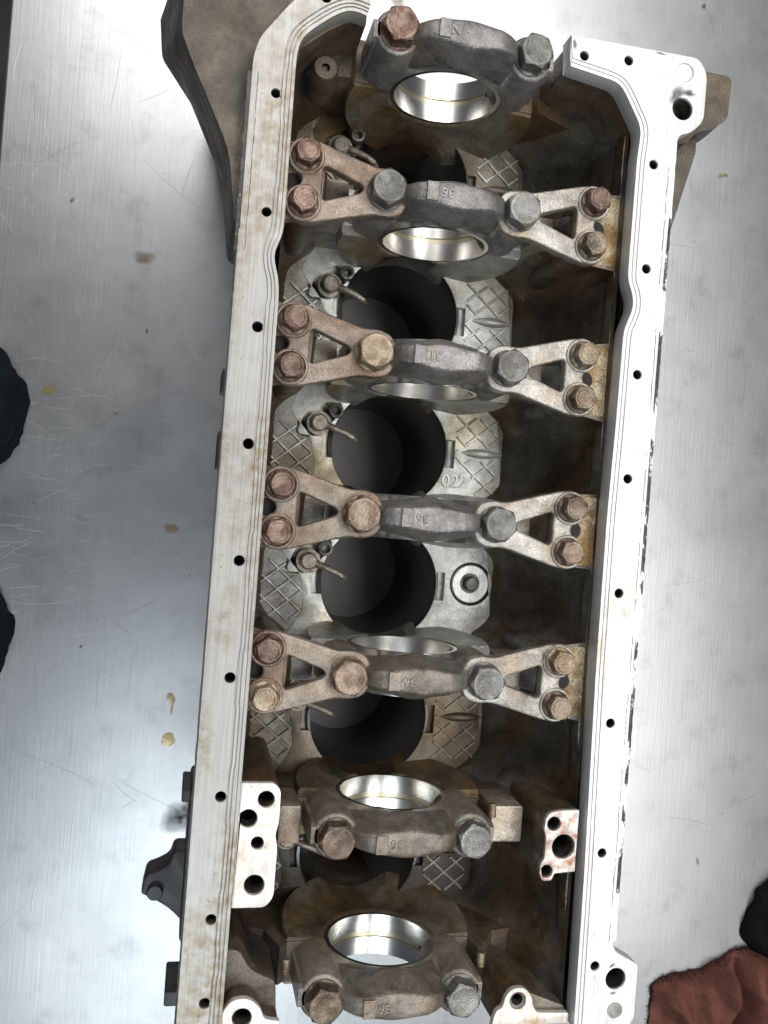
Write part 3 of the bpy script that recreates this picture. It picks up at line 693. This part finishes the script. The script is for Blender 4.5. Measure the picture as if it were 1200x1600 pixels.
# --- braces
def brace_mesh(side):
    o = [(26.5, -4), (30, -11.5), (38, -14), (46, -13.2), (80, -22.8), (88, -23.5), (95.5, -18.5), (95.5, -10), (90.5, -5.5), (87, 0), (90.5, 5.5), (95.5, 10), (95.5, 18.5), (88, 23.5), (80, 22.8), (46, 13.2), (38, 14), (30, 11.5), (26.5, 4)]
    hl = rnd([(52.5, 0), (55, 2.6), (74.5, 9.6), (76, 8), (76, -8), (74.5, -9.6), (55, -2.6)], [2, 1, 1.5, 1.5, 1.5, 1.5, 1])
    mir = lambda P: [(side*x, y) for x, y in P]
    me = plate_mesh(mir(rnd(o, [4, 5, 6, 6, 7, 6, 6, 3, 4, 4, 4, 3, 6, 6, 7, 6, 6, 5, 4])), [mir(hl), circ(side*40, 0, 6, 20)], -16.8, -9.2, 1.3, 3)
    q = MB(); q.mesh(me)
    for s in (-1, 1): q.lathe([(0, -8.4), (9.6, -8.4), (10.2, -9.0), (10.4, -11), (0, -11)], 32, (side*86, 13*s))
    d = q.data('brace'); d.polygons.foreach_set('use_smooth', [True]*len(d.polygons)); d.set_sharp_from_angle(angle=math.radians(35)); return d
BR = {s: brace_mesh(s) for s in (-1, 1)}
BR[-1].materials.append(MT['brace_l']); BR[1].materials.append(MT['brace_r'])
small = {(-1, 1): ('b_rust', 'b_rust'), (-1, 2): ('b_rust', 'b_rust'), (-1, 3): ('b_rust', 'b_rust'), (-1, 4): ('b_rust', 'b_tan'),
         (1, 1): ('b_rust', 'b_tan'), (1, 2): ('b_tan', 'b_tan'), (1, 3): ('b_brown', 'b_brown'), (1, 4): ('b_tan', 'b_brown')}
for i in (1, 2, 3, 4):
    for s in (-1, 1):
        o = bpy.data.objects.new('main_cap_brace', BR[s]); C.objects.link(o); o.parent = eng; o.location = (0, YC[i]*S, -TABLE*S)
        for dy, m_ in zip((13, -13), small[(s, i)]): bolt('brace_bolt', SML, m_, o, s*86, dy, -8.4)
        # machined boss face under the brace with its oil drain hole
        x0, x1 = (78, 106.2) if s > 0 else (75, 96)
        f = plate('boss_face', 'pad_gold', rnd([(s*x0, YC[i]-20), (s*x1, YC[i]-21), (s*x1, YC[i]+21), (s*x0, YC[i]+20)][::s], 2), [circ(s*92, YC[i], 4.8, 24)], -17.6, -15.9, .3)
        q = MB(); q.lathe([(0, -15.8+.05-20), (4.7, -36), (4.7, -17)], 24, (s*92, YC[i])); 
        q = MB(); q.lathe([(0, -16.02), (4.9, -16.02), (5.1, -15.86), (0, -15.8)], 24, (s*92, YC[i])); q.build('drain_hole', 'dark', f)
        for dy in (13, -13):
            q = MB(); q.lathe([(0, -17.5), (9.6, -17.5), (9.0, -55), (8.2, -84), (0, -84)], 28, (s*84, YC[i]+dy*1.0)); part(q, 'bolt_column', 'wall_left' if s < 0 else 'wall')

# --- machined pads at the sixth bearing
def holes_dark(lst, parent, z):
    for x, y, r in lst:
        q = MB(); q.lathe([(r+.6, z-20.5), (r+.6, z-.9), (r-.35, z-.9), (r-.35, z-20), (0, z-20)], 28, (x, y)); q.build('bore_hole', 'bore', parent)
LP = rnd([(-95.2, -151), (-77, -151), (-73.2, -155), (-72.8, -172), (-74.5, -180), (-72.8, -186), (-72.8, -214), (-77, -219.5), (-95.4, -219.5)], [0, 3, 4, 4, 5, 4, 6, 5, 0])
hl = [(-81, -160, 4.6), (-90, -170.5, 5.0), (-84, -184, 3.5), (-84, -207, 5.6)]
hlL = hl
pd = plate('pump_pad', 'pad', LP, [circ(x, y, r, 24) for x, y, r in hl], -9, -5, .5); holes_dark(hl, pd, -6)
plate('pad_column', 'wall_left', LP, [circ(x, y, r+.8, 24) for x, y, r in hlL], FLOOR-1, -9.05, .4)
RP = rnd([(105, -165.5), (105, -202), (92, -203), (91, -207), (84, -207.5), (82.5, -198), (85, -194), (85, -181), (83.5, -177), (84.5, -168), (92, -165.5)], [.5, .5, 1, 2, 3, 3, 1.5, 1.5, 2, 5, 3])
hl = [(89.5, -173.5, 4.2), (96.5, -187, 7.2), (87, -201.5, 3.8)]
pd = plate('pump_pad', 'pad_rust', RP, [circ(x, y, r, 28) for x, y, r in hl], -8, -5, .5); holes_dark(hl, pd, -6)
plate('pad_column', 'wall', RP, [circ(x, y, r+.8, 24) for x, y, r in hl], FLOOR+10, -8.05, .4)
# --- front corner bosses
fb = plate('front_corner', 'wall_left', rnd([(-97, -291), (-97, -249), (-88, -250), (-80, -262), (-66, -268), (-64, -291)], [0, 0, 3, 5, 3, 0]), [circ(-85, -280, 6.3, 28)], -80, -20, 2)
pb = plate('dowel_boss', 'pad', rnd([(-96, -292), (-96, -276), (-91, -269.5), (-82, -269), (-75, -275), (-73, -281), (-64, -282.5), (-64, -292)], [0, 3, 4, 4, 4, 3, 1, 0]), [circ(-85, -280, 5.4, 28)], -9, -5, .5); holes_dark([(-85, -280, 5.4)], pb, -6)
pb = plate('dowel_boss', 'pad', rnd([(60, -292), (62, -283), (66, -281), (67.5, -274), (72, -270), (79, -270), (84, -275), (85, -281), (88, -285), (108, -286), (108, -292)], [0, 2, 2, 3, 4, 4, 3, 3, 2, 1, 0]), [circ(75.3, -277.5, 5.0, 28)], -9, -5, .5); holes_dark([(75.3, -277.5, 5.0)], pb, -7)
plate('boss_column', 'wall', rnd([(61, -291), (63, -284), (67, -281), (68.5, -275), (72.5, -271), (79, -271), (83.5, -275), (107, -284), (107, -291)], 2), [circ(75.3, -277.5, 5.9, 28)], FLOOR, -9.05, .5)
plate('boss_column', 'wall_left', rnd([(-96, -291), (-96, -276), (-91, -270), (-82, -269.5), (-75.5, -275), (-73.5, -281), (-64.5, -283), (-64.5, -291)], 2), [circ(-85, -280, 6.3, 28)], -19.5, -9.05, .5)
q = MB(); q.lathe([(3.3, -16), (3.4, -6.6), (4.9, -6.2), (5.2, -12)], 28, (75.3, -277.5)); q.build('dowel_sleeve', 'b_grey', pb)
# --- dowels and register blocks beside the caps
for i in (4, 5, 6):
    for s in (1,) if i != 6 else (1, -1):
        q = MB(); q.tube([(s*59.5, YC[i]+12, -30), (s*59.5, YC[i]+4, -29)], 2.6, 14); part(q, 'dowel_pin', 'b_tan')
for i, (x0, x1), z in ((5, (-70.5, -58), -27), (5, (59, 79), -28), (1, (-72, -58), -30), (4, (59, 72), -30)):
    plate('register_block', 'brace_r' if x0 > 0 else 'brace_l', rnd([(x0, YC[i]-11), (x1, YC[i]-11), (x1, YC[i]+11), (x0, YC[i]+11)], 1.5), [], -60, z, .8)
# --- bell housing flange with gussets on the outside of the rear end
def loft(name, mat, rings, parent=eng):
    n = len(rings[0]); mb = MB(); vs = [p for r in rings for p in r]; fs = []
    for j in range(len(rings)-1): fs += [(j*n+k, j*n+(k+1) % n, (j+1)*n+(k+1) % n, (j+1)*n+k) for k in range(n)]
    fs += [tuple(range(n)), tuple((len(rings)-1)*n+k for k in range(n))]
    mb.add(vs, fs); return part(mb, name, mat)
def ring(P, z, d=0, c=(0, 0)): return [(x+(c[0]-x)*d, y+(c[1]-y)*d, z) for x, y in P]
G = rnd([(-112, 150), (-122, 152), (-128, 192), (-152, 238), (-158, 252), (-158, 300), (-86, 300)], [0, 4, 10, 8, 4, 0, 0])
G2 = rnd([(-110, 150), (-123.5, 155), (-130, 205), (-159, 262), (-173, 275), (-176, 300), (-110, 300)], [0, 4, 10, 5, 5, 0, 0])
loft('bell_housing_flange', 'flange', [ring(G, -11), ring(G, -13, -.004), ring(G2, -96), ring([(x*.86, 300-(300-y)*.6) for x, y in G2], TABLE+25)])
q = MB(); q.lathe([(5.5, -40), (5.5, -9.5), (9.5, -9.5), (10.5, -11), (11, -30)], 30, (-133, 285)); q.lathe([(0, -20), (5.6, -20)], 16, (-133, 285)); part(q, 'mounting_boss', 'flange')
H = rnd([(118, 172), (134, 178), (150, 222), (158, 248), (160, 255), (176, 262), (180, 296), (118, 296)], [0, 3, 8, 3, 3, 5, 4, 0])
H1 = rnd([(118, 238), (134, 239), (146, 243), (151, 250), (163, 254), (172, 262), (173, 288), (118, 288)], [0, 2, 2, 3, 3, 4, 4, 0])
loft('bell_housing_flange', 'flange', [ring(H1, -12.5), ring(H1, -14, -.004), ring([(x+1.5, y) for x, y in H1], -34), ring([(x*.99, y) for x, y in H1], -60)])
HG = rnd([(116, 132), (130, 138), (146, 190), (160, 244), (160, 280), (116, 280)], [0, 4, 8, 3, 2, 0])
loft('gusset', 'out', [ring(HG, -26), ring(HG, -30, -.006), ring([(x+8 if x > 130 else x, y+6) for x, y in HG], -70), ring([(x-6 if x > 130 else x, y) for x, y in HG], TABLE+40)])
# --- outside lugs and the black sensor bracket on the left flank
BK = rnd([(-105, -206), (-128, -206), (-130, -214), (-137, -218), (-143, -220), (-145, -231), (-138, -234), (-128, -240), (-120, -248), (-105, -248)], [0, 3, 3, 4, 3, 2, 2, 6, 3, 0])
bk = plate('sensor_bracket', 'plastic', BK, [], -72, -50, 1.5)
q = MB(); q.lathe([(0, -46), (4, -46), (4.6, -47), (4.6, -52)], 20, (-137, -229)); q.build('screw', 'plastic', bk)
for y0, y1, x in ((-166, -174, -126), (-283, -292, -127), (78, 66, -122), (42, 20, -121.5)):
    plate('side_lug', 'plastic', rnd([(-105, y0), (x, y0), (x, y1), (-105, y1)], 1.5), [], -74, -40, 1)
plate('side_cover', 'plastic', rnd([(-100, 130), (-119.2, 125), (-119.2, -286), (-100, -290)], 4), [], -80, -34, 1.5)
q = plate('side_cover', 'plastic', rnd([(-100, -160), (-121.5, -164), (-121.5, -252), (-100, -256)], 3), [], -80, -34, 1.5)

# ------------------------------------------------------------------ cloths
def cloth(name, mat, grid, nu, nv, thick, label, cat):
    vs = [grid(i/nu, j/nv) for i in range(nu+1) for j in range(nv+1)]; base = (vs[0][0], vs[0][1], TABLE)
    fs = [(i*(nv+1)+j, (i+1)*(nv+1)+j, (i+1)*(nv+1)+j+1, i*(nv+1)+j+1) for i in range(nu) for j in range(nv)]
    mb = MB(); mb.add([(x-base[0], y-base[1], z-base[2]) for x, y, z in vs], fs)
    o = mb.build(name, mat, None, base, 180, recalc=False); m = o.modifiers.new('s', 'SOLIDIFY'); m.thickness = thick*S; m.offset = 1
    tag(o, label, cat); return o
def rag1(u, v):
    # u to the right, v from the near (bottom) edge to the far edge
    x = 296+u*190; far = -398+u*62+3*math.sin(u*19); y = -560+(far+560)*v
    f1 = math.exp(-((x-374-(y+400)*.12-3*math.sin(y*.12))/4.5)**2)*(1 if v < .97 else .4); f5 = math.exp(-((x-386-(y+400)*.12-3*math.sin(y*.12))/7)**2)+.7*math.exp(-((x-362-(y+400)*.12-3*math.sin(y*.12))/8)**2); f2 = math.exp(-((x-425-(y+400)*-.5)/16)**2); f3 = math.exp(-((x-330+(y+420)*.9)/9)**2)
    edge = min(1, u*16, (1-v)*18)
    h = 6+16*(1-(1-min(1, u*6))**2)*.6+34*f2-26*f1*min(1, u*5)+15*f5-9*abs(pnoise(Vector((x*.03+y*.02, y*.018-x*.012, 22))))*2+8*f3+9*pnoise(Vector((x*.035, y*.035, 2)))+3*pnoise(Vector((x*.12, y*.12, 7)))+1.0*pnoise(Vector((x*.4, y*.4, 7)))+8*u
    x += 2.0*pnoise(Vector((y*.08, 1, 1)))*(1-u)+.8*pnoise(Vector((y*.4, 3, 1)))*(1-u); y += (1.2*pnoise(Vector((x*.35, 5, 1)))+3*pnoise(Vector((x*.07, 5, 1))))*v
    return (x, y, TABLE+.4+max(.2, h*edge**.7))
rag_ = cloth('shop_rag', 'rag', rag1, 150, 120, 1.2, 'crumpled maroon shop rag with frayed dark edge beside the engine block', 'rag')
rf = random.Random(11); fb_ = MB(); o0 = rag1(0, 0)
for k in range(520):
    if rf.random() < .45: u, v, dx, dy = rf.uniform(0, .01), rf.uniform(.3, 1), -1, rf.uniform(-.6, .6)
    else: u, v, dx, dy = rf.uniform(0, .8), rf.uniform(.985, 1), rf.uniform(-.6, .6), 1
    p = Vector(rag1(u, v)); L = rf.uniform(1.5, 5.5); d = Vector((dx, dy, rf.uniform(-.1, .35))).normalized(); n_ = Vector((-d.y, d.x, 0)).normalized()*.22
    q1 = p+d*L*.5+Vector((rf.uniform(-.5, .5), rf.uniform(-.5, .5), .3)); q2 = p+d*L+Vector((rf.uniform(-1, 1), rf.uniform(-1, 1), -.2)); up = Vector((0, 0, .8))
    pts = [p-n_+up, p+n_+up, q1-n_+up, q1+n_+up, q2+up]; pts = [(a.x-o0[0], a.y-o0[1], max(.2, a.z-TABLE)) for a in pts]
    fb_.add(pts, [(0, 1, 3, 2), (2, 3, 4)])
fo_ = fb_.build('frayed_edge', 'rag_dk', rag_, smooth=0, recalc=False); fo_['kind'] = 'stuff'
def lump(name, cx, cy, rx, ry, rz_, label, seed, mat='navy', cat='cloth'):
    mb = MB(); nu, nv = 96, 40; vs = []; r = random.Random(seed); o_ = r.uniform(0, 50)
    for i in range(nu):
        for j in range(nv+1):
            a = 2*PI*i/nu; b = PI*.5*j/nv
            d = Vector((math.cos(a)*math.cos(b), math.sin(a)*math.cos(b), math.sin(b)))
            k = 1+.10*pnoise(d*1.8+Vector((o_, 0, 0)))+.03*pnoise(d*4+Vector((0, o_, 0)))+.018*math.sin(a*6+d.z*4)-.07*abs(pnoise(Vector((d.x*3+d.y*5, d.y*2-d.x*3, d.z*3+o_))))
            vs.append((d.x*rx*k, d.y*ry*k, d.z*rz_*k))
    fs = [(i*(nv+1)+j, ((i+1) % nu)*(nv+1)+j, ((i+1) % nu)*(nv+1)+j+1, i*(nv+1)+j+1) for i in range(nu) for j in range(nv)]
    fs.append(tuple(i*(nv+1) for i in range(nu))[::-1])
    mb.add(vs, fs); o = mb.build(name, mat, None, (cx, cy, TABLE+.3), 180); tag(o, label, cat); return o
lump('dark_cloth', -292, 56, 33, 48, 26, 'larger rounded navy-black cloth bundle on the bench edge', 3)
lump('dark_cloth', -284, -112, 27, 40, 22, 'smaller rounded navy-black cloth bundle on the bench edge', 5)
lump('dark_rag', 440, -345, 56, 52, 46, 'dark charcoal cloth bunched up behind the maroon rag', 9, 'rag_dk', 'rag')
